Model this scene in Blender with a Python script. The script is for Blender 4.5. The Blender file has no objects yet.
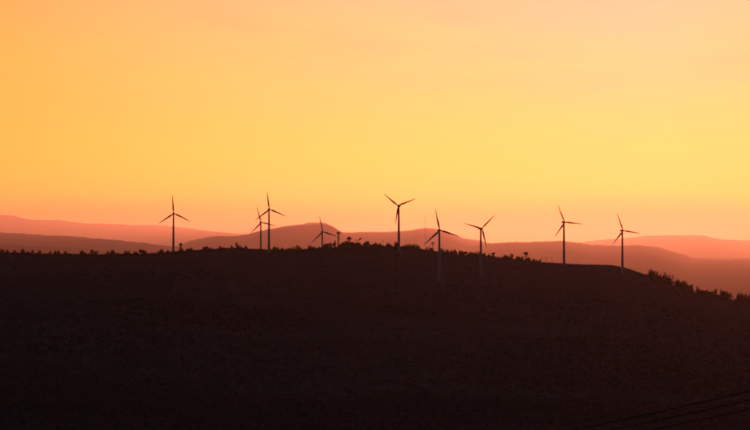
import bpy, bmesh, math, random
import numpy as np
from mathutils import Vector, Matrix

R = math.radians
sc = bpy.context.scene
col = sc.collection
rng = np.random.default_rng(7)

# ------------------------------------------------------------------ camera
F = 85.0 / 36.0 * 750.0            # focal length in photo pixels
PITCH = math.atan(55.0 / F)        # true horizon lies 55 px under the picture centre
cam_d = bpy.data.cameras.new('camera')
cam_d.lens = 85.0; cam_d.sensor_width = 36.0
cam_d.clip_start = 0.5; cam_d.clip_end = 400000.0
cam = bpy.data.objects.new('camera', cam_d); col.objects.link(cam)
cam.location = (0, 0, 0); cam.rotation_euler = (R(90) + PITCH, 0, 0)
sc.camera = cam

# ------------------------------------------------------------------ light
SUN_AZ = R(9.0)                    # to the right of the view axis
SUN_EL = R(2.0)
SUN_DIR = Vector((math.sin(SUN_AZ) * math.cos(SUN_EL), math.cos(SUN_AZ) * math.cos(SUN_EL), math.sin(SUN_EL)))

world = bpy.data.worlds.new('World'); sc.world = world; world.use_nodes = True
nt = world.node_tree; nt.nodes.clear()
def N(tree, typ, **kw):
    n = tree.nodes.new(typ)
    for k, v in kw.items(): setattr(n, k, v)
    return n
def M(tree, op, a, b=None, c=None, clamp=False):
    n = tree.nodes.new('ShaderNodeMath'); n.operation = op; n.use_clamp = clamp
    for i, v in enumerate((a, b, c)):
        if v is None: continue
        if isinstance(v, (int, float)): n.inputs[i].default_value = v
        else: tree.links.new(v, n.inputs[i])
    return n.outputs[0]
def ramp(tree, fac, stops, interp='EASE'):
    n = tree.nodes.new('ShaderNodeValToRGB'); n.color_ramp.interpolation = interp
    e = n.color_ramp.elements
    while len(e) > 1: e.remove(e[-1])
    e[0].position = stops[0][0]; e[0].color = (*stops[0][1], 1)
    for p, c in stops[1:]:
        q = e.new(p); q.color = (*c, 1)
    tree.links.new(fac, n.inputs[0])
    return n.outputs[0]
def mixc(tree, mode, fac, a, b):
    n = tree.nodes.new('ShaderNodeMix'); n.data_type = 'RGBA'; n.blend_type = mode
    n.clamp_factor = True
    for sock, v in ((n.inputs[0], fac), (n.inputs[6], a), (n.inputs[7], b)):
        if isinstance(v, (int, float)): sock.default_value = v
        elif isinstance(v, tuple): sock.default_value = (*v, 1)
        else: tree.links.new(v, sock)
    return n.outputs[2]

tc = N(nt, 'ShaderNodeTexCoord')
nrm = N(nt, 'ShaderNodeVectorMath', operation='NORMALIZE'); nt.links.new(tc.outputs['Generated'], nrm.inputs[0])
sep = N(nt, 'ShaderNodeSeparateXYZ'); nt.links.new(nrm.outputs[0], sep.inputs[0])
dx, dy, dz = sep.outputs
elev = M(nt, 'ARCSINE', dz)                                        # radians
# cloud streaks: long horizontal veils, they lift or lower the apparent elevation a little
az = M(nt, 'ARCTAN2', dx, dy)
comb = N(nt, 'ShaderNodeCombineXYZ')
nt.links.new(M(nt, 'MULTIPLY', az, 7.0), comb.inputs[0])
nt.links.new(M(nt, 'MULTIPLY', elev, 42.0), comb.inputs[1])
nz = N(nt, 'ShaderNodeTexNoise'); nz.inputs['Scale'].default_value = 1.0
nz.inputs['Detail'].default_value = 5.0; nz.inputs['Roughness'].default_value = 0.52
nz.inputs['Distortion'].default_value = 0.35
nt.links.new(comb.outputs[0], nz.inputs['Vector'])
streak = M(nt, 'SUBTRACT', nz.outputs[0], 0.5)
high = N(nt, 'ShaderNodeMapRange'); high.interpolation_type = 'SMOOTHSTEP'
nt.links.new(elev, high.inputs[0]); high.inputs[1].default_value = R(3.0); high.inputs[2].default_value = R(8.5)
elev2 = M(nt, 'MULTIPLY_ADD', streak, M(nt, 'MULTIPLY_ADD', high.outputs[0], R(2.2), R(0.6)), elev)
t = M(nt, 'SQRT', M(nt, 'DIVIDE', M(nt, 'MAXIMUM', elev2, 0.0), math.pi / 2), clamp=True)
def ev(deg): return math.sqrt(deg / 90.0)
SKY = ramp(nt, t, [
    (0.0,     (1.00, 0.10, 0.04)),
    (ev(1.2), (1.00, 0.14, 0.03)),
    (ev(1.75), (1.02, 0.31, 0.04)),
    (ev(2.4), (1.04, 0.59, 0.06)),
    (ev(3.0), (1.06, 0.67, 0.07)),
    (ev(3.8), (1.06, 0.69, 0.09)),
    (ev(5.2), (1.06, 0.655, 0.15)),
    (ev(7.0), (1.02, 0.63, 0.21)),
    (ev(8.8), (1.00, 0.56, 0.26)),
    (ev(15),  (0.25, 0.16, 0.12)),
    (ev(32),  (0.065, 0.150, 0.175)),
    (1.0,     (0.055, 0.190, 0.225))], 'LINEAR')
# thin peach veils of high cloud
comb2 = N(nt, 'ShaderNodeCombineXYZ')
nt.links.new(M(nt, 'MULTIPLY_ADD', elev, 9.0, M(nt, 'MULTIPLY', az, 5.0)), comb2.inputs[0])
nt.links.new(M(nt, 'MULTIPLY_ADD', az, -2.5, M(nt, 'MULTIPLY', elev, 26.0)), comb2.inputs[1])
comb2.inputs[2].default_value = 4.7
nz2 = N(nt, 'ShaderNodeTexNoise'); nz2.inputs['Scale'].default_value = 1.0; nz2.inputs['Detail'].default_value = 6.0
nz2.inputs['Roughness'].default_value = 0.55; nz2.inputs['Distortion'].default_value = 0.6
nt.links.new(comb2.outputs[0], nz2.inputs['Vector'])
mr = N(nt, 'ShaderNodeMapRange'); mr.interpolation_type = 'SMOOTHSTEP'
nt.links.new(nz2.outputs[0], mr.inputs[0]); mr.inputs[1].default_value = 0.46; mr.inputs[2].default_value = 0.72
veil = M(nt, 'MULTIPLY', M(nt, 'MULTIPLY', mr.outputs[0], high.outputs[0]), 0.5)
lowsky = N(nt, 'ShaderNodeMapRange'); nt.links.new(elev, lowsky.inputs[0]); lowsky.inputs[1].default_value = R(12); lowsky.inputs[2].default_value = R(30)
lowsky.inputs[3].default_value = 1.0; lowsky.inputs[4].default_value = 0.2
SKY = mixc(nt, 'MIX', M(nt, 'MULTIPLY', veil, lowsky.outputs[0]), SKY, (1.0, 0.46, 0.24))
# away from the sun the glow sinks
sdx, sdy = math.sin(SUN_AZ), math.cos(SUN_AZ)
hl = M(nt, 'SQRT', M(nt, 'ADD', M(nt, 'MULTIPLY', dx, dx), M(nt, 'MULTIPLY_ADD', dy, dy, 1e-6)))
ca = M(nt, 'DIVIDE', M(nt, 'MULTIPLY_ADD', dx, sdx, M(nt, 'MULTIPLY', dy, sdy)), hl)
ang = M(nt, 'DIVIDE', M(nt, 'ARCCOSINE', M(nt, 'MINIMUM', M(nt, 'MAXIMUM', ca, -1.0), 1.0)), math.pi)
def an(deg): return deg / 180.0
TINT = ramp(nt, ang, [
    (0.0,     (1.00, 1.08, 1.45)),
    (an(8),   (1.00, 1.02, 1.10)),
    (an(15),  (1.02, 0.93, 0.74)),
    (an(21),  (1.10, 0.80, 0.40)),
    (an(45),  (0.38, 0.36, 0.42)),
    (an(90),  (0.10, 0.22, 0.50)),
    (1.0,     (0.05, 0.16, 0.70))], 'LINEAR')
glow = mixc(nt, 'MULTIPLY', 1.0, SKY, TINT)
sky = N(nt, 'ShaderNodeTexSky'); sky.sky_type = 'NISHITA'; sky.sun_disc = False
sky.sun_elevation = SUN_EL; sky.sun_rotation = SUN_AZ; sky.dust_density = 4.0; sky.altitude = 1500
bg1 = N(nt, 'ShaderNodeBackground'); bg1.inputs[1].default_value = 1.0
bg2 = N(nt, 'ShaderNodeBackground'); bg2.inputs[1].default_value = 0.0007
nt.links.new(glow, bg1.inputs[0]); nt.links.new(sky.outputs[0], bg2.inputs[0])
adds = N(nt, 'ShaderNodeAddShader'); out = N(nt, 'ShaderNodeOutputWorld')
nt.links.new(bg1.outputs[0], adds.inputs[0]); nt.links.new(bg2.outputs[0], adds.inputs[1])
nt.links.new(adds.outputs[0], out.inputs[0])

sun_d = bpy.data.lights.new('sun', 'SUN'); sun_d.energy = 5.0; sun_d.angle = R(1)
sun_d.color = (1.0, 0.19, 0.080)
sun = bpy.data.objects.new('sun', sun_d); col.objects.link(sun)
sun.rotation_euler = (-SUN_DIR).to_track_quat('-Z', 'Y').to_euler()

sc.view_settings.view_transform = 'Standard'; sc.view_settings.look = 'None'
sc.view_settings.exposure = 0.0; sc.view_settings.gamma = 1.0
sc.cycles.use_denoising = True
sc.cycles.filter_width = 2.3
sc.cycles.volume_bounces = 1
sc.cycles.max_bounces = 6
sc.cycles.diffuse_bounces = 2

# ------------------------------------------------------------------ materials
def material(name, base, rough=0.9, var=0.0, scale=1.0, alt=None, bump=0.0, spec=0.2):
    m = bpy.data.materials.new(name); m.use_nodes = True
    t_ = m.node_tree; b = t_.nodes['Principled BSDF']
    b.inputs['Roughness'].default_value = rough
    b.inputs['Specular IOR Level'].default_value = spec
    co = N(t_, 'ShaderNodeTexCoord')
    n = N(t_, 'ShaderNodeTexNoise'); n.inputs['Scale'].default_value = scale
    n.inputs['Detail'].default_value = 8; n.inputs['Roughness'].default_value = 0.62
    t_.links.new(co.outputs['Object'], n.inputs['Vector'])
    alt = alt or tuple(c * (1 - var) for c in base)
    c = ramp(t_, n.outputs[0], [(0.36, alt), (0.64, base)], 'LINEAR')
    t_.links.new(c, b.inputs['Base Color'])
    if bump:
        bp = N(t_, 'ShaderNodeBump'); bp.inputs['Strength'].default_value = bump
        bp.inputs['Distance'].default_value = 0.5
        t_.links.new(n.outputs[0], bp.inputs['Height']); t_.links.new(bp.outputs[0], b.inputs['Normal'])
    return m
MAT = {
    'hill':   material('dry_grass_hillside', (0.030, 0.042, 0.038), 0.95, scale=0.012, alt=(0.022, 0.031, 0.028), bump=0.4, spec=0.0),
    'forest': material('forested_mountain', (0.040, 0.044, 0.028), 0.95, scale=0.0016, alt=(0.024, 0.028, 0.018), bump=0.3, spec=0.0),
    'leaf':   material('dark_leaves', (0.045, 0.058, 0.024), 0.8, scale=0.6, alt=(0.026, 0.036, 0.015), spec=0.05),
    'scrub':  material('scrub_leaves', (0.044, 0.060, 0.051), 0.85, scale=0.02, alt=(0.038, 0.052, 0.043), spec=0.0),
    'bark':   material('bark', (0.075, 0.055, 0.040), 0.9, scale=3.0, var=0.4, bump=0.4),
    'white':  material('light_grey_turbine_paint', (0.20, 0.20, 0.205), 0.65, scale=0.35, var=0.10, spec=0.4),
    'blade':  material('light_grey_glassfibre', (0.20, 0.20, 0.205), 0.6, scale=0.5, var=0.08, spec=0.5),
    'door':   material('grey_steel_door', (0.22, 0.23, 0.24), 0.5, scale=2.0, var=0.2),
    'conc':   material('concrete', (0.16, 0.15, 0.13), 0.9, scale=1.5, var=0.3, bump=0.3),
    'steel':  material('galvanised_steel', (0.30, 0.30, 0.31), 0.5, scale=2.0, var=0.2),
    'wire':   material('black_cable', (0.012, 0.012, 0.013), 0.7, scale=1.0, var=0.2),
    'wood':   material('creosoted_wood', (0.070, 0.050, 0.036), 0.9, scale=4.0, var=0.4, bump=0.3),
    'ceram':  material('brown_porcelain', (0.14, 0.06, 0.04), 0.3, scale=4.0, var=0.2, spec=0.5),
}

# ------------------------------------------------------------------ helpers
def tag(o, label=None, cat=None, group=None, kind=None):
    if label: o['label'] = label
    if cat: o['category'] = cat
    if group: o['group'] = group
    if kind: o['kind'] = kind
    return o
def mesh(name, verts, faces, mat, smooth=False):
    me = bpy.data.meshes.new(name)
    me.from_pydata([tuple(v) for v in verts], [], [tuple(f) for f in faces])
    me.materials.append(MAT[mat])
    if smooth: me.polygons.foreach_set('use_smooth', [True] * len(me.polygons))
    me.update()
    return me
def link(name, me, parent=None, loc=(0, 0, 0), rot=(0, 0, 0), scl=(1, 1, 1)):
    o = bpy.data.objects.new(name, me); col.objects.link(o)
    o.parent = parent; o.location = loc; o.rotation_euler = rot; o.scale = scl
    return o
def empty(name, loc=(0, 0, 0), rz=0.0):
    return link(name, None, None, loc, (0, 0, rz))
def copy_tree(o, parent=None):
    c = o.copy(); col.objects.link(c); c.parent = parent
    for ch in o.children: copy_tree(ch, c)
    return c
class Geo:
    """collects rings and boxes into one vertex/face list"""
    def __init__(s): s.v = []; s.f = []
    def loft(s, rings, cap=True, closed=True):
        b = len(s.v); n = len(rings[0])
        for r_ in rings: s.v += [tuple(p) for p in r_]
        for i in range(len(rings) - 1):
            for j in range(n if closed else n - 1):
                k = (j + 1) % n
                s.f.append((b + i * n + j, b + i * n + k, b + (i + 1) * n + k, b + (i + 1) * n + j))
        if cap:
            s.f.append(tuple(b + j for j in reversed(range(n))))
            s.f.append(tuple(b + (len(rings) - 1) * n + j for j in range(n)))
        return s
    def tube(s, pts, rad, n=8):
        rings = []
        for i, p in enumerate(pts):
            p = Vector(p)
            a = Vector(pts[max(i - 1, 0)]); c = Vector(pts[min(i + 1, len(pts) - 1)])
            d = (c - a).normalized()
            ux = d.orthogonal().normalized() if abs(d.z) < 0.9 else Vector((1, 0, 0))
            ux = (ux - d * ux.dot(d)).normalized(); uy = d.cross(ux)
            r_ = rad[i] if isinstance(rad, (list, tuple)) else rad
            rings.append([p + (ux * math.cos(2 * math.pi * k / n) + uy * math.sin(2 * math.pi * k / n)) * r_ for k in range(n)])
        return s.loft(rings)
    def box(s, c, d, rz=0.0):
        b = len(s.v); ca_, sa_ = math.cos(rz), math.sin(rz)
        for sx in (-1, 1):
            for sy in (-1, 1):
                for sz in (-1, 1):
                    x, y = sx * d[0] / 2, sy * d[1] / 2
                    s.v.append((c[0] + x * ca_ - y * sa_, c[1] + x * sa_ + y * ca_, c[2] + sz * d[2] / 2))
        for f in ((0, 1, 3, 2), (4, 6, 7, 5), (0, 4, 5, 1), (2, 3, 7, 6), (0, 2, 6, 4), (1, 5, 7, 3)):
            s.f.append(tuple(b + i for i in f))
        return s
    def mesh(s, name, mat, smooth=False): return mesh(name, s.v, s.f, mat, smooth)

def P(x, y, Y):
    """world point at forward distance Y seen at photo pixel (x, y)"""
    u, v = (x - 375.0) / F, (215.0 - y) / F
    dY = math.cos(PITCH) - math.sin(PITCH) * v
    dZ = math.sin(PITCH) + math.cos(PITCH) * v
    return Vector((u / dY * Y, Y, dZ / dY * Y))

_perm = np.random.default_rng(11).random(65536)
def vnoise(x, y, seed=0):
    xi = np.floor(x).astype(np.int64); yi = np.floor(y).astype(np.int64)
    fx = x - xi; fy = y - yi
    fx = fx * fx * (3 - 2 * fx); fy = fy * fy * (3 - 2 * fy)
    h = lambda a, b: _perm[(a * 7919 + b * 104729 + seed * 3571) & 65535]
    return ((h(xi, yi) * (1 - fx) + h(xi + 1, yi) * fx) * (1 - fy)
            + (h(xi, yi + 1) * (1 - fx) + h(xi + 1, yi + 1) * fx) * fy) * 2 - 1
def fbm(x, y, octaves=5, seed=0, gain=0.5):
    s = 0; a = 1.0; tot = 0
    for o in range(octaves):
        s = s + a * vnoise(x * 2 ** o + 17.3 * o, y * 2 ** o - 9.1 * o, seed + o); tot += a; a *= gain
    return s / tot
def smooth(a, b, x):
    q = np.clip((x - a) / (b - a), 0, 1); return q * q * (3 - 2 * q)

# ------------------------------------------------------------------ terrain of the wind-farm hill
CREST = np.array([  # photo x, photo y of the bare ground, forward distance
    (-900, 262, 1200), (-500, 258, 1220), (-200, 253, 1240), (0, 253, 1260), (50, 254, 1265), (100, 254.8, 1275), (140, 254.2, 1285),
    (175, 252.3, 1295), (205, 251, 1330), (235, 250.6, 1390), (262, 251.6, 1415), (282, 252.2, 1425), (300, 250.8, 1430), (320, 248.8, 1430),
    (340, 247.3, 1425), (360, 246.8, 1415), (380, 246.8, 1405), (400, 247.3, 1405), (420, 249.6, 1415), (440, 252.8, 1425),
    (460, 254.8, 1425), (480, 256.2, 1430), (500, 258.2, 1430), (520, 260.8, 1430), (540, 263, 1430), (560, 264.4, 1432), (580, 265, 1440),
    (600, 264.6, 1450), (614, 265.2, 1455), (630, 269, 1455), (650, 276.5, 1450), (670, 284.5, 1440), (690, 291.6, 1430), (710, 297.2, 1420),
    (730, 300.6, 1410), (750, 303.5, 1400), (800, 312, 1390), (900, 330, 1380), (1100, 348, 1380), (1600, 360, 1380)], float)
_xs = np.linspace(-900, 1600, 2501)
_k = np.hanning(15); _k /= _k.sum()
def _sm(c):
    v = np.interp(_xs, CREST[:, 0], CREST[:, c])
    return np.convolve(np.pad(v, 7, 'edge'), _k, 'valid')
_cy, _cd = _sm(1), _sm(2)
_cz = np.array([P(375, y, D)[2] for y, D in zip(_cy, _cd)])
def crest_at(xp): return np.interp(xp, _xs, _cz), np.interp(xp, _xs, _cd)

def raw_height(X, Y):
    X = np.asarray(X, float); Y = np.asarray(Y, float)
    r = np.hypot(X, Y); phi = np.abs(np.arctan2(X, Y))
    Yf = np.maximum(Y, 1e-3)
    xp = np.clip(375 + F * X / np.maximum(Yf, r * 0.35 + 1e-3), -900, 1600)
    zc, D = crest_at(xp)
    n1 = fbm(X / 210.0, Y / 210.0, 5, 1); n2 = fbm(X / 38.0, Y / 38.0, 4, 9)
    # near side: down from the camera's own slope into the valley, then up to the crest
    tt = np.clip((Yf - 250) / (D - 250), 0, 1)
    up = -42 + (zc + 42) * tt ** 1.9
    qn = np.clip(Yf / 250, 0, 1)
    down = -1.75 - 40.25 * (0.55 * qn + 0.45 * smooth(0, 1, qn))
    z = np.where(Yf < 250, down, up)
    z = np.where(Yf > D, zc - 0.06 * (Yf - D), z)
    z = np.maximum(z, -300 + 12 * n1)
    fade = smooth(10, 160, r) * np.where(Yf < D, np.clip((D - Yf) / 260, 0.0, 1) * (0.35 + 0.65 * smooth(300, 900, Yf)), np.clip((Yf - D) / 400, 0, 1))
    fwd = z + (n1 * 5.0 + n2 * 1.0) * fade + 0.16 * n2 * smooth(10, 160, r)
    # to the sides and behind: rolling country at about the camera's own height
    side = -1.75 + 45 * np.clip(-Y / 600, -0.6, 1.2) * smooth(0, 300, r) + 20 * n1 * smooth(20, 300, r)
    side = np.where(r > 1800, side + (-300 - side) * smooth(1800, 7000, r), side)
    w = smooth(R(48), R(82), phi)
    far = smooth(4500, 8000, r)
    return (fwd * (1 - w) + side * w) * (1 - far) + (-300 + 10 * n1) * far

# nine turbines: hub pixel, blade length in pixels, phase (degrees clockwise from up), yaw
ROTOR, HUBH = 14.5, 33.8
TURB = [
    (173.5, 213.4, 18.8,  -4.0,  10), (260.8, 222.4, 16.3, -16.0, 14), (269.0, 209.4, 18.6,  -7.5, 12), (322.3, 231.8, 16.2, -12.5, 16),
    (439.3, 230.2, 22.0, -12.0,   8), (398.8, 205.8, 19.6,  69.5, -14), (480.8, 228.6, 20.0,  45.5, 20), (563.9, 222.2, 18.5, -23.5, 14),
    (622.3, 230.6, 18.6, -20.0,  12)]
BASES = []
for (hx, hy, bl, ph, yaw) in TURB:
    Yd = ROTOR * F / bl
    p = P(hx, hy, Yd); BASES.append((p.x, p.y, p.z - HUBH))
_fix = [(bx, by, bz - float(raw_height(bx, by))) for bx, by, bz in BASES]
def height(X, Y):
    z = raw_height(X, Y)
    for bx, by, dzv in _fix:
        d2 = (np.asarray(X) - bx) ** 2 + ((np.asarray(Y) - by) / 1.25) ** 2
        z = z + dzv * np.exp(-d2 / (2 * 26.0 ** 2))
    return z

def grid_mesh(name, X, Y, Z, mat, wrap=False):
    nr, nc = X.shape
    co = np.stack([X, Y, Z], -1).reshape(-1, 3).astype(np.float32)
    i = np.arange(nr - 1)[:, None]; j = np.arange(nc if wrap else nc - 1)[None, :]
    k = (j + 1) % nc
    q = np.stack([i * nc + j, i * nc + k, (i + 1) * nc + k, (i + 1) * nc + j], -1).reshape(-1, 4)
    me = bpy.data.meshes.new(name)
    me.vertices.add(len(co)); me.vertices.foreach_set('co', co.ravel())
    me.loops.add(q.size); me.loops.foreach_set('vertex_index', q.ravel().astype(np.int32))
    me.polygons.add(len(q)); me.polygons.foreach_set('loop_start', (np.arange(len(q)) * 4).astype(np.int32))
    me.polygons.foreach_set('use_smooth', np.ones(len(q), bool))
    me.materials.append(MAT[mat]); me.update(calc_edges=True); me.validate()
    return me
ang_in = np.arange(-14.5, 14.5001, 0.06)
ang_all = np.concatenate([np.arange(-180, -60, 4), np.arange(-60, -14.5, 0.9), ang_in, np.arange(15.4, 60, 0.9), np.arange(60, 180, 4)])
rad = np.concatenate([np.array([0.3]), np.arange(4, 240, 8.0), np.arange(240, 700, 3.0), np.arange(700, 1750, 6.5), 1760 * 1.09 ** np.arange(0, 49)])
A_, R_ = np.meshgrid(np.radians(ang_all), rad)
# clockwise seen from above keeps the normals upwards
A_ = A_[:, ::-1]
GX, GY = np.sin(A_) * R_, np.cos(A_) * R_
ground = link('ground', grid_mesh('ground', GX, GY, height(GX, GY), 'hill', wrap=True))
tag(ground, 'dark grassy hillside rising to the wind farm crest', 'hill', kind='structure')

# ------------------------------------------------------------------ distant mountain ridges
def ridge(name, pts, D, front, back, label, rough=1.0, seed=0, xr=(-500, 1250)):
    """crest polyline in photo pixels at forward distance D; slopes run forward and back to the plain"""
    pts = np.array(pts, float)
    xs = np.arange(xr[0], xr[1] + 1, 1.2)
    cy = np.interp(xs, pts[:, 0], pts[:, 1])
    k = np.hanning(15); k /= k.sum(); cy = np.convolve(np.pad(cy, 7, 'edge'), k, 'valid')
    m = D / F
    hf = rough * m * (1.2 * fbm(xs / 26.0, xs * 0 + seed, 5, seed, 0.6) + 0.55 * np.maximum(fbm(xs / 4.0, xs * 0 + seed, 3, seed + 4), -0.2))
    zc = np.array([P(375, y, D)[2] for y in cy])
    hf = -hf
    base = -330.0
    ds = np.concatenate([-np.linspace(1, 0, 40) ** 1.3, np.linspace(0, 1, 10)[1:]])
    Xs, Ys, Zs = [], [], []
    for d in ds:
        dd = d * (front if d < 0 else back)
        Yd = D + dd
        X = (xs - 375) / F * Yd; Yv = np.full_like(X, Yd)
        q = 1 - abs(d)
        prof = q ** 0.75 if d < 0 else q
        nn = fbm(X / (front * 0.16), Yv / (front * 0.22) + seed * 3, 5, seed + 2)
        z = base + (zc - base) * prof + (zc - base) * 0.09 * nn * (4 * q * (1 - q)) + hf * float(smooth(0.955, 1.0, q))
        Xs.append(X); Ys.append(Yv); Zs.append(z)
    X, Y, Z = map(np.array, (Xs, Ys, Zs))
    o = link(name, grid_mesh(name, X, Y, Z, 'forest'))
    tag(o, label, 'mountain', kind='structure')
    return o
ridge('mountain', [(-500, 262), (120, 262), (165, 250), (180, 245), (196, 240), (210, 236.6), (225, 235.8), (242, 235.2), (252, 233.5), (262, 231), (272, 228.3), (282, 226),
      (300, 223.8), (322, 222.6), (330, 224.2), (337, 229), (345, 233.5), (360, 238), (400, 246), (460, 256), (560, 262), (1250, 264)], 41000, 33000, 7000,
      'rounded mauve mountain behind the overlapping pair of turbines', 1.4, 3)
ridge('mountain_ridge', [(-500, 262), (250, 250), (330, 233), (345, 232.3), (362, 231.2), (382, 231.8), (400, 231.4), (412, 229.8), (420, 227.8), (430, 227.6), (438, 228.6),
      (447, 231), (456, 236), (470, 239.5), (490, 242.5), (520, 248), (600, 256), (1250, 262)], 52000, 42000, 8000,
      'hazy red ridge with a small flat summit behind the largest turbine', 1.4, 8)
ridge('mountain_ridge', [(-500, 264), (300, 262), (400, 256), (450, 248), (475, 244.5), (492, 242.8), (506, 241.8), (530, 242), (548, 241.2), (560, 241), (575, 243), (590, 245), (605, 245.4), (622, 245.2),
      (636, 244.4), (648, 245.8), (660, 248), (672, 251), (686, 255.4), (700, 259.5), (716, 263.5), (732, 267.6), (750, 273), (800, 284), (900, 292), (1250, 296)], 36000, 29000, 7000,
      'long red ridge sloping away behind the turbines on the hill shoulder', 1.5, 14)
ridge('mountain_ridge', [(-500, 226), (-60, 229), (0, 232), (30, 234.5), (70, 236), (110, 240), (150, 244.5), (200, 249), (260, 256), (1250, 264)], 32000, 26000, 7000,
      'dusky red ridge low on the horizon beyond the tree-lined crest', 1.3, 21)
ridge('mountain_ridge', [(-500, 214), (-100, 214), (-20, 216), (6, 215), (14, 215.2), (24, 219), (45, 219.6), (62, 220), (78, 222.6), (95, 223.6), (130, 224.4), (165, 226),
      (200, 229.5), (240, 234), (300, 240), (380, 250), (1250, 264)], 80000, 34000, 7000,
      'pale orange far ridge beyond the lone turbine', 0.8, 27)
ridge('mountain_ridge', [(-500, 264), (440, 252), (560, 244), (610, 239), (640, 236.6), (668, 235.4), (690, 235), (706, 235.6), (716, 238.6), (732, 239.8), (750, 240), (820, 236), (950, 230), (1250, 236)], 80000, 24000, 7000,
      'pale pink far ridge beyond the last turbine on the slope', 0.8, 33)

# ------------------------------------------------------------------ wind turbines
def ring(r_, z, n=24): return [(r_ * math.cos(2 * math.pi * k / n), r_ * math.sin(2 * math.pi * k / n), z) for k in range(n)]
def blade_mesh():
    g = Geo(); rings = []
    #        span   chord  thick  twist  sweep
    secs = [(0.30, 0.62, 0.62, 0, 0.0), (0.9, 0.62, 0.60, 4, 0.0), (1.7, 0.90, 0.46, 16, 0.04), (2.7, 1.34, 0.34, 15, 0.10), (3.6, 1.42, 0.29, 13, 0.12), (5.0, 1.28, 0.24, 10, 0.11),
            (7.0, 1.06, 0.19, 7, 0.08), (9.0, 0.86, 0.15, 4.5, 0.05), (11.0, 0.67, 0.11, 2.5, 0.02), (12.8, 0.48, 0.08, 1, 0.0), (14.0, 0.30, 0.05, 0, -0.01), (14.5, 0.10, 0.03, 0, -0.03)]
    n = 14
    for s, c, th, tw, off in secs:
        tw = R(tw + 3); pts = []
        for k in range(n):
            a = 2 * math.pi * k / n
            x = math.cos(a); y = math.sin(a)
            if c > 0.63 or s > 5:                   # aerofoil: blunt leading edge, thin trailing edge
                y *= 0.5 * (1 + x * 0.75) + 0.28
                px = x * c / 2 - c * 0.18
            else: px = x * c / 2
            py = y * th / 2
            pts.append((px * math.cos(tw) - py * math.sin(tw) + off, px * math.sin(tw) + py * math.cos(tw) - 0.0009 * s * s, s))
        rings.append(pts)
    g.loft(rings)
    return g.mesh('blade', 'blade', True)
def make_turbine():
    root = empty('wind_turbine')
    ft = Geo().loft([ring(3.2, -2.2, 20), ring(3.2, 0.22, 20), ring(3.0, 0.30, 20)])
    link('foundation', ft.mesh('foundation', 'conc'), root)
    tw = Geo()
    H = HUBH - 0.75; rr = []
    for q in np.linspace(0, 1, 16): rr.append(ring(1.08 - 0.46 * q ** 0.95, 0.3 + (H - 0.3) * q))
    tw.loft(rr)
    tower = link('tower', tw.mesh('tower', 'white', True), root)
    for q in (0.0, 0.34, 0.68):
        rq = 1.08 - 0.46 * q ** 0.95; zz = 0.3 + (H - 0.3) * q
        link('flange', Geo().loft([ring(rq + 0.07, zz + 0.004), ring(rq + 0.07, zz + 0.16)]).mesh('flange', 'white', True), tower)
    g = Geo(); g.box((0, -1.10, 1.75), (0.85, 0.16, 1.9))
    link('door', g.mesh('door', 'door'), tower)
    g = Geo()
    for i in range(4): g.box((0, -1.45 - 0.22 * (3 - i), 0.36 + 0.12 * i), (1.0, 0.24, 0.10))
    link('steps', g.mesh('steps', 'steel'), tower)
    # nacelle: rounded box running back (local +y is away from the rotor)
    def sect(y, w, h, zc):
        pts = []
        for k in range(16):
            a = 2 * math.pi * (k + 0.5) / 16
            cx, cz = math.cos(a), math.sin(a)
            e = 0.45
            pts.append((math.copysign(abs(cx) ** e, cx) * w / 2, y, zc + math.copysign(abs(cz) ** e, cz) * h / 2))
        return pts
    g = Geo().loft([sect(-1.35, 0.9, 0.9, HUBH), sect(-1.2, 1.25, 1.3, HUBH), sect(-0.3, 1.55, 1.66, HUBH + 0.04), sect(1.9, 1.55, 1.66, HUBH + 0.06), sect(3.3, 1.35, 1.3, HUBH + 0.14), sect(3.6, 1.0, 0.9, HUBH + 0.18)])
    nac = link('nacelle', g.mesh('nacelle', 'white', True), root)
    g = Geo().tube([(0, 2.9, HUBH + 0.6), (0, 2.9, HUBH + 1.65)], 0.035, 6); g.tube([(-0.3, 2.9, HUBH + 1.5), (0.3, 2.9, HUBH + 1.5)], 0.03, 6)
    link('wind_vane', g.mesh('wind_vane', 'steel'), nac)
    # rotor (sub-assembly turns about the local y axis)
    def spin(y, r_): return [(r_ * math.cos(-2 * math.pi * k / 20), y, HUBH + r_ * math.sin(-2 * math.pi * k / 20)) for k in range(20)]
    g = Geo().loft([spin(-1.38, 0.66), spin(-1.75, 0.78), spin(-2.2, 0.74), spin(-2.6, 0.55), spin(-2.85, 0.28), spin(-2.93, 0.06)][::-1])
    link('hub', g.mesh('hub', 'white', True), root)
    bm_ = blade_mesh()
    for k in range(3):
        link('blade', bm_, root, (0, -2.0, HUBH), (0, R(120 * k), 0))
    return root
TLAB = [
    'lone turbine with one blade straight up, far from the others beyond bushy crest',
    'smaller turbine of the overlapping pair, standing farther behind its taller neighbour',
    'taller turbine of the overlapping pair, its hub high over the rounded mountain',
    'low turbine sunk behind the crest, in front of the rounded mountain summit',
    'largest turbine, its pale tower foot far down the dark slope',
    'turbine with two blades raised in a wide Y on the top of the hill',
    'turbine with lopsided Y blades, tower foot just below the crest',
    'turbine on the bare shoulder in front of the faint peak, one blade nearly level',
    'last turbine where the bare hill shoulder starts to drop away',
]
proto = make_turbine()
for i, (hx, hy, bl, ph, yaw) in enumerate(TURB):
    tb = proto if i == 0 else copy_tree(proto)
    tag(tb, TLAB[i], 'wind turbine', 'wind turbines on the hill')
    bx, by, bz = BASES[i]
    tb.location = (bx, by, bz); tb.rotation_euler = (0, 0, R(yaw))
    # hub sits 2 m in front of the tower axis
    k = 0
    for ch in tb.children:
        if ch.name.split('.')[0] == 'blade':
            ch.rotation_euler = (0, R(ph + 120 * k), 0); k += 1

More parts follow.
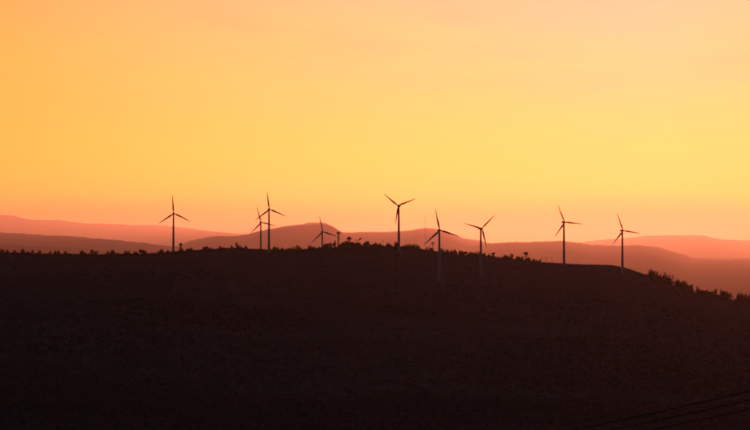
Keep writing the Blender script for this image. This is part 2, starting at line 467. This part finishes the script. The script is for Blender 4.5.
# ------------------------------------------------------------------ trees
def leaves(centers, radii, n, size, r_, squash=1.0):
    """leaf-sized triangles and quads spread through a set of blobs; clumped, with gaps"""
    v, f = [], []
    w = np.array([q ** 2 for q in radii]); w = w / w.sum()
    for _ in range(n):
        b = r_.choice(len(centers), p=w)
        d = r_.normal(size=3); d /= np.linalg.norm(d) + 1e-9
        rr = radii[b] * r_.random() ** 0.45
        c = np.array(centers[b]) + d * rr * np.array([1, 1, squash])
        a = r_.normal(size=3); a /= np.linalg.norm(a); bb = np.cross(a, r_.normal(size=3)); bb /= np.linalg.norm(bb) + 1e-9
        s = size * (0.5 + r_.random())
        i0 = len(v)
        v += [c - a * s, c + bb * s * 0.55, c + a * s, c - bb * s * 0.45]
        f.append((i0, i0 + 1, i0 + 2, i0 + 3))
    return v, f
def make_tree(name, kind, h, w, seed, parts=True):
    r_ = np.random.default_rng(seed)
    root = empty(name); tr = Geo()
    lean = r_.normal(0, 0.03, 2) * h
    if kind == 'shrub':
        cs, rs = [], []
        for k in range(6):
            a = r_.random() * 6.28; q = r_.random() ** 0.5 * w * 0.32
            rr = w * (0.16 + 0.14 * r_.random()); cs.append((q * math.cos(a), q * math.sin(a), min(h - rr, h * (0.12 + 0.55 * r_.random())))); rs.append(rr)
            tr.tube([(0, 0, -0.6), (q * 0.4 * math.cos(a), q * 0.4 * math.sin(a), h * 0.25), cs[-1]], [0.07, 0.05, 0.02], 5)
        for k in range(5):
            a = r_.random() * 6.28; q = r_.random() * w * 0.42; hh = h * (0.8 + 0.55 * r_.random())
            ex, ey = q * math.cos(a) * 1.2, q * math.sin(a) * 1.2
            tr.tube([(q * math.cos(a) * 0.5, q * math.sin(a) * 0.5, 0), (ex, ey, hh)], [0.05, 0.015], 4)
            for z_ in (0.55, 0.72, 0.88): cs.append((ex * z_, ey * z_, hh * z_)); rs.append(w * 0.09 * (1.3 - z_ * 0.6))
        v, f = leaves(cs, rs, 340, 0.28, r_)
    elif kind == 'broad':
        tr.tube([(0, 0, -0.8), (lean[0] * 0.4, 0, h * 0.25), (lean[0], lean[1], h * 0.6)], [h * 0.035, h * 0.028, h * 0.012], 7)
        cs, rs = [], []
        for k in range(16):
            a = r_.random() * 6.28; q = (0.10 + 0.90 * r_.random()) * w * 0.40
            c = (lean[0] + q * math.cos(a), lean[1] + q * math.sin(a), h * (0.20 + 0.62 * r_.random() * (1 - q / w)))
            cs.append(c); rs.append(w * (0.07 + 0.11 * r_.random()))
            tr.tube([(lean[0] * 0.4, 0, h * (0.22 + 0.15 * r_.random())), (c[0] * 0.6, c[1] * 0.6, c[2] - h * 0.12), c], [h * 0.014, h * 0.009, 0.02], 5)
        v, f = leaves(cs, rs, 950, 0.36, r_)
    elif kind == 'slender':
        tr.tube([(0, 0, -0.8), (lean[0] * 0.5, lean[1] * 0.5, h * 0.5), (lean[0], lean[1], h * 0.95)], [h * 0.02, h * 0.014, 0.03], 6)
        cs, rs = [], []
        for k in range(17):
            q = 0.16 + 0.82 * k / 16.0; a = r_.random() * 6.28
            ww = w * (0.42 - 0.25 * abs(q - 0.5)) * (0.5 + 0.5 * r_.random()); off = ww * 1.05
            c = (lean[0] * q + off * math.cos(a), lean[1] * q + off * math.sin(a), h * q)
            cs.append(c); rs.append(max(ww * 0.42, 0.22))
            tr.tube([(lean[0] * q, lean[1] * q, h * (q - 0.10)), c], [0.05, 0.02], 4)
        v, f = leaves(cs, rs, 600, 0.32, r_)
    elif kind == 'umbrella':
        tr.tube([(0, 0, -0.8), (lean[0] * 0.5, lean[1] * 0.5, h * 0.5), (lean[0], lean[1], h * 0.84)], [h * 0.045, h * 0.038, h * 0.03], 7)
        cs, rs = [], []
        for k in range(9):
            a = 6.28 * k / 9 + r_.random() * 0.5; q = w * (0.18 + 0.18 * r_.random())
            c = (lean[0] + q * math.cos(a), lean[1] + q * math.sin(a), h * (0.74 + 0.13 * r_.random()))
            cs.append(c); rs.append(w * (0.14 + 0.08 * r_.random()))
            tr.tube([(lean[0], lean[1], h * (0.6 + 0.1 * r_.random())), (c[0] * 0.55, c[1] * 0.55, h * 0.76), c], [h * 0.022, h * 0.014, 0.03], 5)
        cs.append((lean[0], lean[1], h * 0.9)); rs.append(w * 0.2)
        for k in range(4):
            a = r_.random() * 6.28; z_ = h * (0.34 + 0.3 * r_.random()); q = w * (0.10 + 0.14 * r_.random())
            c = (lean[0] + q * math.cos(a), lean[1] + q * math.sin(a), z_); cs.append(c); rs.append(w * 0.09)
            tr.tube([(lean[0] * 0.5, lean[1] * 0.5, z_ - h * 0.08), c], [h * 0.014, 0.02], 4)
        v, f = leaves(cs, rs, 800, 0.32, r_, 0.85)
    elif kind == 'ivy':        # tall trunk clothed in creeper, small tuft on top
        tr.tube([(0, 0, -0.8), (0.1, 0, h * 0.5), (0.2, 0, h * 0.92)], [0.34, 0.26, 0.18], 8)
        cs = [(0.05 + 0.1 * q, 0, h * q) for q in np.linspace(0.08, 0.86, 12)]; rs = [0.95 + 0.18 * math.sin(3 * q) for q in range(12)]
        for a in range(5):
            cs.append((0.2 + 1.1 * math.cos(a * 1.256), 1.1 * math.sin(a * 1.256), h * 0.93)); rs.append(0.9)
        v, f = leaves(cs, rs, 700, 0.30, r_)
    elif kind == 'palm':
        top = (lean[0] * 2, lean[1] * 2, h * 0.86)
        tr.tube([(0, 0, -0.8), (lean[0] * 0.3, lean[1] * 0.3, h * 0.3), (lean[0], lean[1], h * 0.6), top], [0.32, 0.26, 0.24, 0.22], 8)
        v, f = [], []
        for k in range(13):
            a = 6.28 * k / 13 + r_.random() * 0.3; L = w * (0.46 + 0.1 * r_.random()); up_ = 0.75 - 1.1 * r_.random()
            prev = None
            for s in range(7):
                q = s / 6.0
                c = np.array([top[0] + math.cos(a) * L * q, top[1] + math.sin(a) * L * q, top[2] + L * (up_ * q - 0.75 * q * q)])
                wd = 0.34 * math.sin(math.pi * (0.12 + 0.85 * q)); sd = np.array([-math.sin(a), math.cos(a), 0]) * wd
                i0 = len(v); v += [c - sd + np.array([0, 0, -0.12 * wd]), c, c + sd + np.array([0, 0, -0.12 * wd])]
                if prev is not None:
                    f += [(prev, prev + 1, i0 + 1, i0), (prev + 1, prev + 2, i0 + 2, i0 + 1)]
                prev = i0
    elif kind == 'leaning':
        tr.tube([(0, 0, -0.8), (h * 0.12, 0, h * 0.35), (h * 0.42, 0.1, h * 0.72), (h * 0.62, 0.1, h * 0.95)], [0.34, 0.27, 0.2, 0.06], 6)
        tr.tube([(h * 0.2, 0, h * 0.45), (h * 0.1, 0.2, h * 0.75)], [0.16, 0.05], 5)
        cs = [(h * 0.60, 0.1, h * 0.92), (h * 0.45, 0.2, h * 0.80), (h * 0.1, 0.2, h * 0.75)]; rs = [w * 0.22, w * 0.17, w * 0.12]
        v, f = leaves(cs, rs, 240, 0.28, r_, 0.7)
    elif kind == 'sapling':
        tr.tube([(0, 0, -0.6), (lean[0] * 0.5, lean[1] * 0.5, h * 0.5), (lean[0], lean[1], h)], [0.09, 0.07, 0.02], 5)
        cs, rs = [], []
        for k in range(6):
            q = 0.5 + 0.45 * r_.random(); a = r_.random() * 6.28
            c = (lean[0] * q + math.cos(a) * w * 0.3, lean[1] * q + math.sin(a) * w * 0.3, h * q + 0.4)
            tr.tube([(lean[0] * q, lean[1] * q, h * q - 0.2), c], [0.035, 0.012], 4); cs.append(c); rs.append(0.35)
        v, f = leaves(cs, rs, 45, 0.18, r_)
    link('trunk', tr.mesh('trunk', 'bark'), root)
    link('crown', mesh('crown', v, f, 'leaf'), root)
    return root
def stand(x, back=0.0):
    """ground point on the crest seen at photo column x, moved back or forward by some metres"""
    D = float(np.interp(x, _xs, _cd)) + back
    X = (x - 375) / F * D
    return X, D, float(height(X, D))
def plant(x, ytop, kind, wpx, label, name='tree', cat='tree', group=None, back=0.0, seed=1, rz=0.0):
    X, Y, Z = stand(x, back)
    top = P(x, ytop, Y).z; h = max(top - Z, 1.2)
    t_ = make_tree(name, kind, h, wpx * Y / F, seed)
    t_.location = (X, Y, Z); t_.rotation_euler = (0, 0, rz)
    return tag(t_, label, cat, group)
plant(338.3, 231.8, 'ivy', 4.5, 'tall column of a tree, creeper-clad trunk with a small tuft on top', seed=3)
plant(349.3, 236.4, 'umbrella', 6.5, 'flat-topped umbrella tree beside the creeper-clad column tree', seed=4)
plant(355.2, 238.0, 'leaning', 6.0, 'thin tree leaning sideways beside the umbrella tree', seed=5)
plant(347.6, 239.8, 'broad', 11.5, 'bushy broad tree under the umbrella tree', seed=6)
plant(358.3, 240.6, 'broad', 8.0, 'round bushy tree under the thin leaning tree', seed=7)
plant(367.4, 240.2, 'broad', 10.0, 'domed tree on the hilltop near the leaning tree', seed=8)
plant(330.2, 241.8, 'broad', 9.5, 'spreading tree between the low turbine and the column tree', seed=9)
plant(335.3, 240.6, 'slender', 3.2, 'small upright tree touching the creeper-clad column tree', seed=10)
plant(382.9, 239.4, 'sapling', 3.0, 'thin bare-stemmed sapling on the top of the hill', seed=11)
plant(433.0, 241.0, 'palm', 5.8, 'solitary palm tree beside the largest turbine', name='palm_tree', seed=12, back=-6)
plant(525.3, 251.8, 'umbrella', 5.6, 'mushroom-shaped tree with round crown on a thin trunk, alone on the slope', seed=13)
plant(493.2, 252.6, 'umbrella', 4.0, 'small parasol-shaped tree beside the turbine with lopsided blades', seed=14)
plant(181.2, 242.6, 'umbrella', 3.6, 'thin tree with a small round crown near the lone turbine', seed=15, back=15)
plant(236.3, 242.8, 'slender', 3.2, 'slender upright tree before the gap next to the overlapping turbines', seed=16)
plant(297.6, 245.4, 'slender', 5.0, 'ragged upright tree between the turbine pair and the low turbine', seed=17)
plant(92.2, 248.2, 'broad', 4.2, 'upright bushy tree rising alone over the low hedge of shrubs', seed=18)
plant(141.5, 248.8, 'broad', 8.5, 'wide domed tree in the hedge of shrubs before the lone turbine', seed=19)
plant(441.6, 248.5, 'slender', 3.4, 'small upright tree right behind the largest turbine tower', seed=20)
plant(455.2, 249.4, 'slender', 4.0, 'pointed bushy tree between the largest turbine and the lopsided one', seed=21)
plant(465.5, 250.4, 'broad', 4.5, 'low round tree between the largest turbine and the lopsided one', seed=22)
plant(505.5, 255.2, 'broad', 4.4, 'low bushy tree between the two parasol-shaped trees', seed=23)
plant(511.6, 253.8, 'slender', 4.2, 'taller ragged tree between the two parasol-shaped trees', seed=24)
for x_, yt, sd in ((541.2, 257.0, 31), (546.6, 257.6, 32), (552.0, 257.8, 33)):
    plant(x_, yt, 'sapling', 2.6, 'thin wispy sapling on the crest below the shoulder turbine', group='saplings on the crest', cat='sapling', name='sapling', seed=sd)
plant(656.8, 271.2, 'slender', 4.0, 'tallest ragged tree at the head of the descending thicket', seed=41)
plant(661.0, 275.4, 'broad', 6.0, 'bushy tree between the two ragged trees heading the thicket', seed=42)
plant(664.6, 272.4, 'slender', 4.2, 'second ragged tree near the head of the descending thicket', seed=43)
plant(670.5, 279.5, 'broad', 7.0, 'loose bushy tree just below the two ragged trees', seed=44)
plant(684.6, 281.0, 'slender', 3.6, 'thin spiky tree halfway down the thicket', seed=45)
plant(690.4, 283.8, 'broad', 6.4, 'dark rounded tree halfway down the thicket', seed=46)
plant(697.0, 286.4, 'slender', 3.6, 'narrow tree just below the dark rounded tree in the thicket', seed=47)
plant(707.6, 291.6, 'umbrella', 8.0, 'flat spreading tree in the lower thicket', seed=48)
plant(719.5, 293.8, 'broad', 8.0, 'wide low tree near the thicket foot', seed=49)
plant(730.6, 292.8, 'slender', 4.4, 'pointed tree standing over the thicket foot', seed=50)

plant(343.6, 242.6, 'broad', 7.0, 'small bushy tree squeezed between the column tree and the umbrella tree', seed=61)
plant(353.2, 241.6, 'broad', 8.0, 'bushy tree filling the gap between umbrella tree and leaning tree', seed=62)
plant(374.5, 243.2, 'broad', 6.0, 'low tree on the hilltop between the domed tree and the bare sapling', seed=63)
plant(325.8, 244.6, 'broad', 6.0, 'low bushy tree at the foot of the low sunken turbine', seed=64)
plant(388.2, 243.6, 'broad', 5.0, 'small ragged tree between the bare sapling and the turbine on the hilltop', seed=65)
plant(676.2, 280.6, 'slender', 4.0, 'wispy tree above the thin spiky tree in the thicket', seed=66)
plant(680.2, 283.6, 'broad', 6.5, 'bushy tree tucked beside the thin spiky tree in the thicket', seed=67)
plant(702.4, 289.0, 'broad', 7.5, 'bushy tree above the flat spreading tree in the thicket', seed=68)
plant(713.4, 291.2, 'slender', 4.5, 'ragged tree between the flat spreading tree and the wide low tree', seed=69)
plant(725.2, 294.6, 'broad', 7.5, 'bushy tree beside the pointed tree over the thicket foot', seed=70)
plant(739.0, 296.6, 'broad', 8.0, 'rounded tree below the pointed tree at the thicket foot', seed=71)

# shrubs that make the uneven dark fringe of the crest
SEG = [(-30, 168, 'low shrub in the long hedge on the crest before the lone turbine', 'crest shrubs before the lone turbine', 62, 2.4),
       (178, 250, 'low shrub on the crest between the lone turbine and the overlapping pair', 'crest shrubs by the turbine pair', 30, 2.2),
       (274, 328, 'low shrub on the crest around the low sunken turbine', 'crest shrubs by the low turbine', 26, 2.7),
       (340, 430, 'small shrub on the crest at the top of the hill', 'hilltop shrubs', 48, 2.9),
       (440, 540, 'low shrub along the crest running down past the lopsided turbine', 'crest shrubs on the gentle slope', 54, 2.6),
       (648, 770, 'leafy shrub in the thicket descending the steep shoulder', 'shrubs of the descending thicket', 56, 4.8)]
shr = [make_tree('shrub', 'shrub', 3.0, w_, 100 + i) for i, w_ in enumerate((3.4, 4.2, 5.2, 3.0))]
used = [False] * 4
for (xa, xb, lab, grp, cnt, hm) in SEG:
    for k in range(cnt):
        if k % 3 == 0: xc_ = xa + (xb - xa) * (k + 3 * rng.random()) / cnt
        x_ = min(max(xc_ + rng.normal(0, 2.2), xa), xb)
        X, Y, Z = stand(x_, float(rng.uniform(-14, 4)))
        i = int(rng.integers(0, 4))
        o = copy_tree(shr[i]) if used[i] else shr[i]; used[i] = True
        s = hm / 3.0 * rng.uniform(0.45, 1.5)
        o.location = (X, Y, Z - 0.1); o.rotation_euler = (0, 0, rng.uniform(0, 6.28)); o.scale = (s * rng.uniform(0.8, 1.4), s * rng.uniform(0.8, 1.3), s)
        size = 'tiny' if s < hm / 3.0 * 0.8 else ('tall' if s > hm / 3.0 * 1.15 else 'middle-sized')
        tag(o, lab.replace('low ', '').replace('small ', '').replace('leafy ', '').replace('shrub', size + ' leafy shrub', 1), 'shrub', grp + ', ' + size)

# scrub that covers the slopes: nobody could count it
def scrub():
    vs, fs = [], []; n0 = 0
    tpl = []
    for k in range(10):
        r_ = np.random.default_rng(900 + k); cs, rs = [], []
        for b in range(4):
            cs.append((r_.uniform(-0.5, 0.5), r_.uniform(-0.5, 0.5), 0.3 + 0.45 * r_.random())); rs.append(0.34)
        v, f = leaves(cs, rs, 22, 0.24, r_)
        tpl.append((np.array(v), np.array(f)))
    cnt = 0; pend = []
    while cnt < 34000:
        x_ = rng.uniform(-60, 810); q = rng.random()
        D = float(np.interp(x_, _xs, _cd)); Y = 1.0 / (q / 300.0 + (1 - q) / D) if cnt > 4000 else D + rng.uniform(-16, 8)
        X = (x_ - 375) / F * Y
        dens = float(fbm(np.array([X / 120.0]), np.array([Y / 70.0]), 4, 77)[0])
        if cnt > 4000 and dens + 0.5 < rng.random() * 0.8: continue
        pend.append((x_, X, Y, D, dens)); cnt += 1
    PX = np.array(pend); PZ = height(PX[:, 1], PX[:, 2])
    for (x_, X, Y, D, dens), Z in zip(pend, PZ):
        v, f = tpl[rng.integers(0, 10)]
        bare = 0.5 if (532 < x_ < 645 and Y > D - 60) else 1.0
        s = bare * rng.uniform(0.8, 2.0) * (1.0 + 0.5 * max(dens, 0)) * (0.62 if Y > D - 40 else 0.42 + 0.5 * min(Y / 1000.0, 1.0))
        a = rng.uniform(0, 6.28); c, sn = math.cos(a), math.sin(a)
        w = v * s * np.array([1.3, 1.3, 0.9]); w = np.stack([w[:, 0] * c - w[:, 1] * sn, w[:, 0] * sn + w[:, 1] * c, w[:, 2] - 0.1], -1) + np.array([X, Y, Z])
        vs.append(w); fs.append(f + n0); n0 += len(w)
    V = np.concatenate(vs).astype(np.float32); Q = np.concatenate(fs).astype(np.int32)
    me = bpy.data.meshes.new('hillside_scrub')
    me.vertices.add(len(V)); me.vertices.foreach_set('co', V.ravel())
    me.loops.add(Q.size); me.loops.foreach_set('vertex_index', Q.ravel())
    me.polygons.add(len(Q)); me.polygons.foreach_set('loop_start', (np.arange(len(Q)) * 4).astype(np.int32))
    me.materials.append(MAT['scrub']); me.update(calc_edges=True)
    return me
tag(link('hillside_scrub', scrub()), 'dark scrub and bushes covering the hillside below the turbines', 'scrub', kind='stuff')

# ------------------------------------------------------------------ measuring mast
def mast(x, ytop, back):
    X, Y, Z = stand(x, back); h = P(x, ytop, Y).z - Z
    root = empty('measuring_mast', (X, Y, Z))
    g = Geo(); s = 0.13; n = int(h / 0.9)
    leg = [(s * math.cos(a), s * math.sin(a)) for a in (0.5, 0.5 + 2.094, 0.5 + 4.189)]
    for lx, ly in leg: link('leg', Geo().tube([(lx, ly, -0.3), (lx, ly, h)], 0.022, 5).mesh('leg', 'steel'), root)
    for k in range(n):
        for j in range(3):
            a, b = leg[j], leg[(j + 1) % 3]
            g.tube([(a[0], a[1], k * 0.9), (b[0], b[1], k * 0.9 + 0.9)], 0.011, 4)
    link('bracing', g.mesh('bracing', 'steel'), root)
    for q in (0.55, 0.92):
        for j in range(3):
            a = 0.5 + 2.094 * j; rr = h * 0.55
            gx, gy = rr * math.cos(a), rr * math.sin(a)
            gz = float(height(X + gx, Y + gy)) - Z
            link('guy_wire', Geo().tube([(leg[j][0], leg[j][1], h * q), (gx, gy, gz)], 0.012, 4).mesh('guy_wire', 'steel'), root)
    g = Geo().tube([(-0.9, 0, h - 0.6), (0.9, 0, h - 0.6)], 0.02, 5); g.tube([(0.85, 0, h - 0.6), (0.85, 0, h - 0.2)], 0.05, 6); g.tube([(-0.85, 0, h - 0.6), (-0.85, 0, h - 0.2)], 0.05, 6)
    link('anemometer_arm', g.mesh('anemometer_arm', 'steel'), root)
    return tag(root, 'very thin guyed measuring mast near the largest turbine', 'mast')
mast(425.3, 216.4, 20)

# ------------------------------------------------------------------ power line across the valley in front
WIRES = [((555, 428.5), (750, 390.5)), ((594, 428.5), (750, 399.2)), ((640, 428.5), (750, 408.6))]
YA, YB = 150.0, 122.0          # forward distance of the two poles
def wire_ends(i):
    (x0, y0), (x1, y1) = WIRES[i]
    sl = (y1 - y0) / (x1 - x0)
    return P(330, y0 + sl * (330 - x0) + 0.5, YA), P(860, y1 + sl * 110 * 0.96 - 6.0, YB)
WLAB = ['uppermost of three thin black cables crossing the dark foot of the slope',
        'middle of three thin black cables crossing the dark foot of the slope',
        'lowest of three thin black cables crossing the dark foot of the slope']
ends = [wire_ends(i) for i in range(3)]
for i in range(3):
    a, b = ends[i]; pts = []
    for k in range(41):
        q = k / 40.0; p = a.lerp(b, q); p.z -= 0.55 * 4 * q * (1 - q); pts.append(tuple(p))
    o = link('power_cable', Geo().tube(pts, 0.05, 6).mesh('power_cable', 'wire'))
    tag(o, WLAB[i], 'cable')
def pole(idx, label):
    es = [e[idx] for e in ends]
    cx = sum(e.x for e in es) / 3; cy_ = sum(e.y for e in es) / 3
    gz = float(height(cx, cy_)); top = max(e.z for e in es) + 0.7
    cy_ += 0.5
    root = empty('utility_pole', (cx, cy_, gz))
    link('pole', Geo().tube([(0, 0, -1.2), (0, 0, (top - gz) * 0.5), (0, 0, top - gz)], [0.19, 0.165, 0.13], 12).mesh('pole', 'wood', True), root)
    for e in es:
        hx = e.x - cx; hz = e.z - gz
        link('crossarm', Geo().box((hx / 2, -0.16, hz - 0.22), (abs(hx) + 0.9, 0.12, 0.12)).mesh('crossarm', 'wood'), root)
        link('insulator', Geo().tube([(hx, -0.35, hz - 0.30), (hx, -0.42, hz - 0.1), (hx, -0.47, hz - 0.02)], [0.04, 0.08, 0.05], 8).mesh('insulator', 'ceram', True), root)
    return tag(root, label, 'utility pole', 'utility poles of the cable line')
pole(0, 'wooden utility pole down in the valley at the lower end of the cables')
pole(1, 'wooden utility pole at the upper end of the three cables')

# ------------------------------------------------------------------ haze
def haze():
    g = Geo(); x0 = 122000.0; zb, zt = -345.0, 2700.0
    g.box((0, 0, (zb + zt) / 2), (2 * x0, 2 * x0, zt - zb))
    me = bpy.data.meshes.new('haze'); me.from_pydata(g.v, [], g.f); me.update()
    m = bpy.data.materials.new('evening_haze'); m.use_nodes = True; t_ = m.node_tree; t_.nodes.clear()
    o_ = N(t_, 'ShaderNodeOutputMaterial'); v = N(t_, 'ShaderNodeVolumePrincipled')
    v.inputs['Color'].default_value = (1.0, 0.62, 0.78, 1)
    v.inputs['Absorption Color'].default_value = (1, 1, 1, 1)
    v.inputs['Density'].default_value = 1.0 / 62000.0
    v.inputs['Anisotropy'].default_value = 0.62
    t_.links.new(v.outputs[0], o_.inputs['Volume'])
    me.materials.append(m)
    return tag(link('haze', me), 'thin warm evening haze over the hills', 'haze', kind='stuff')
haze()
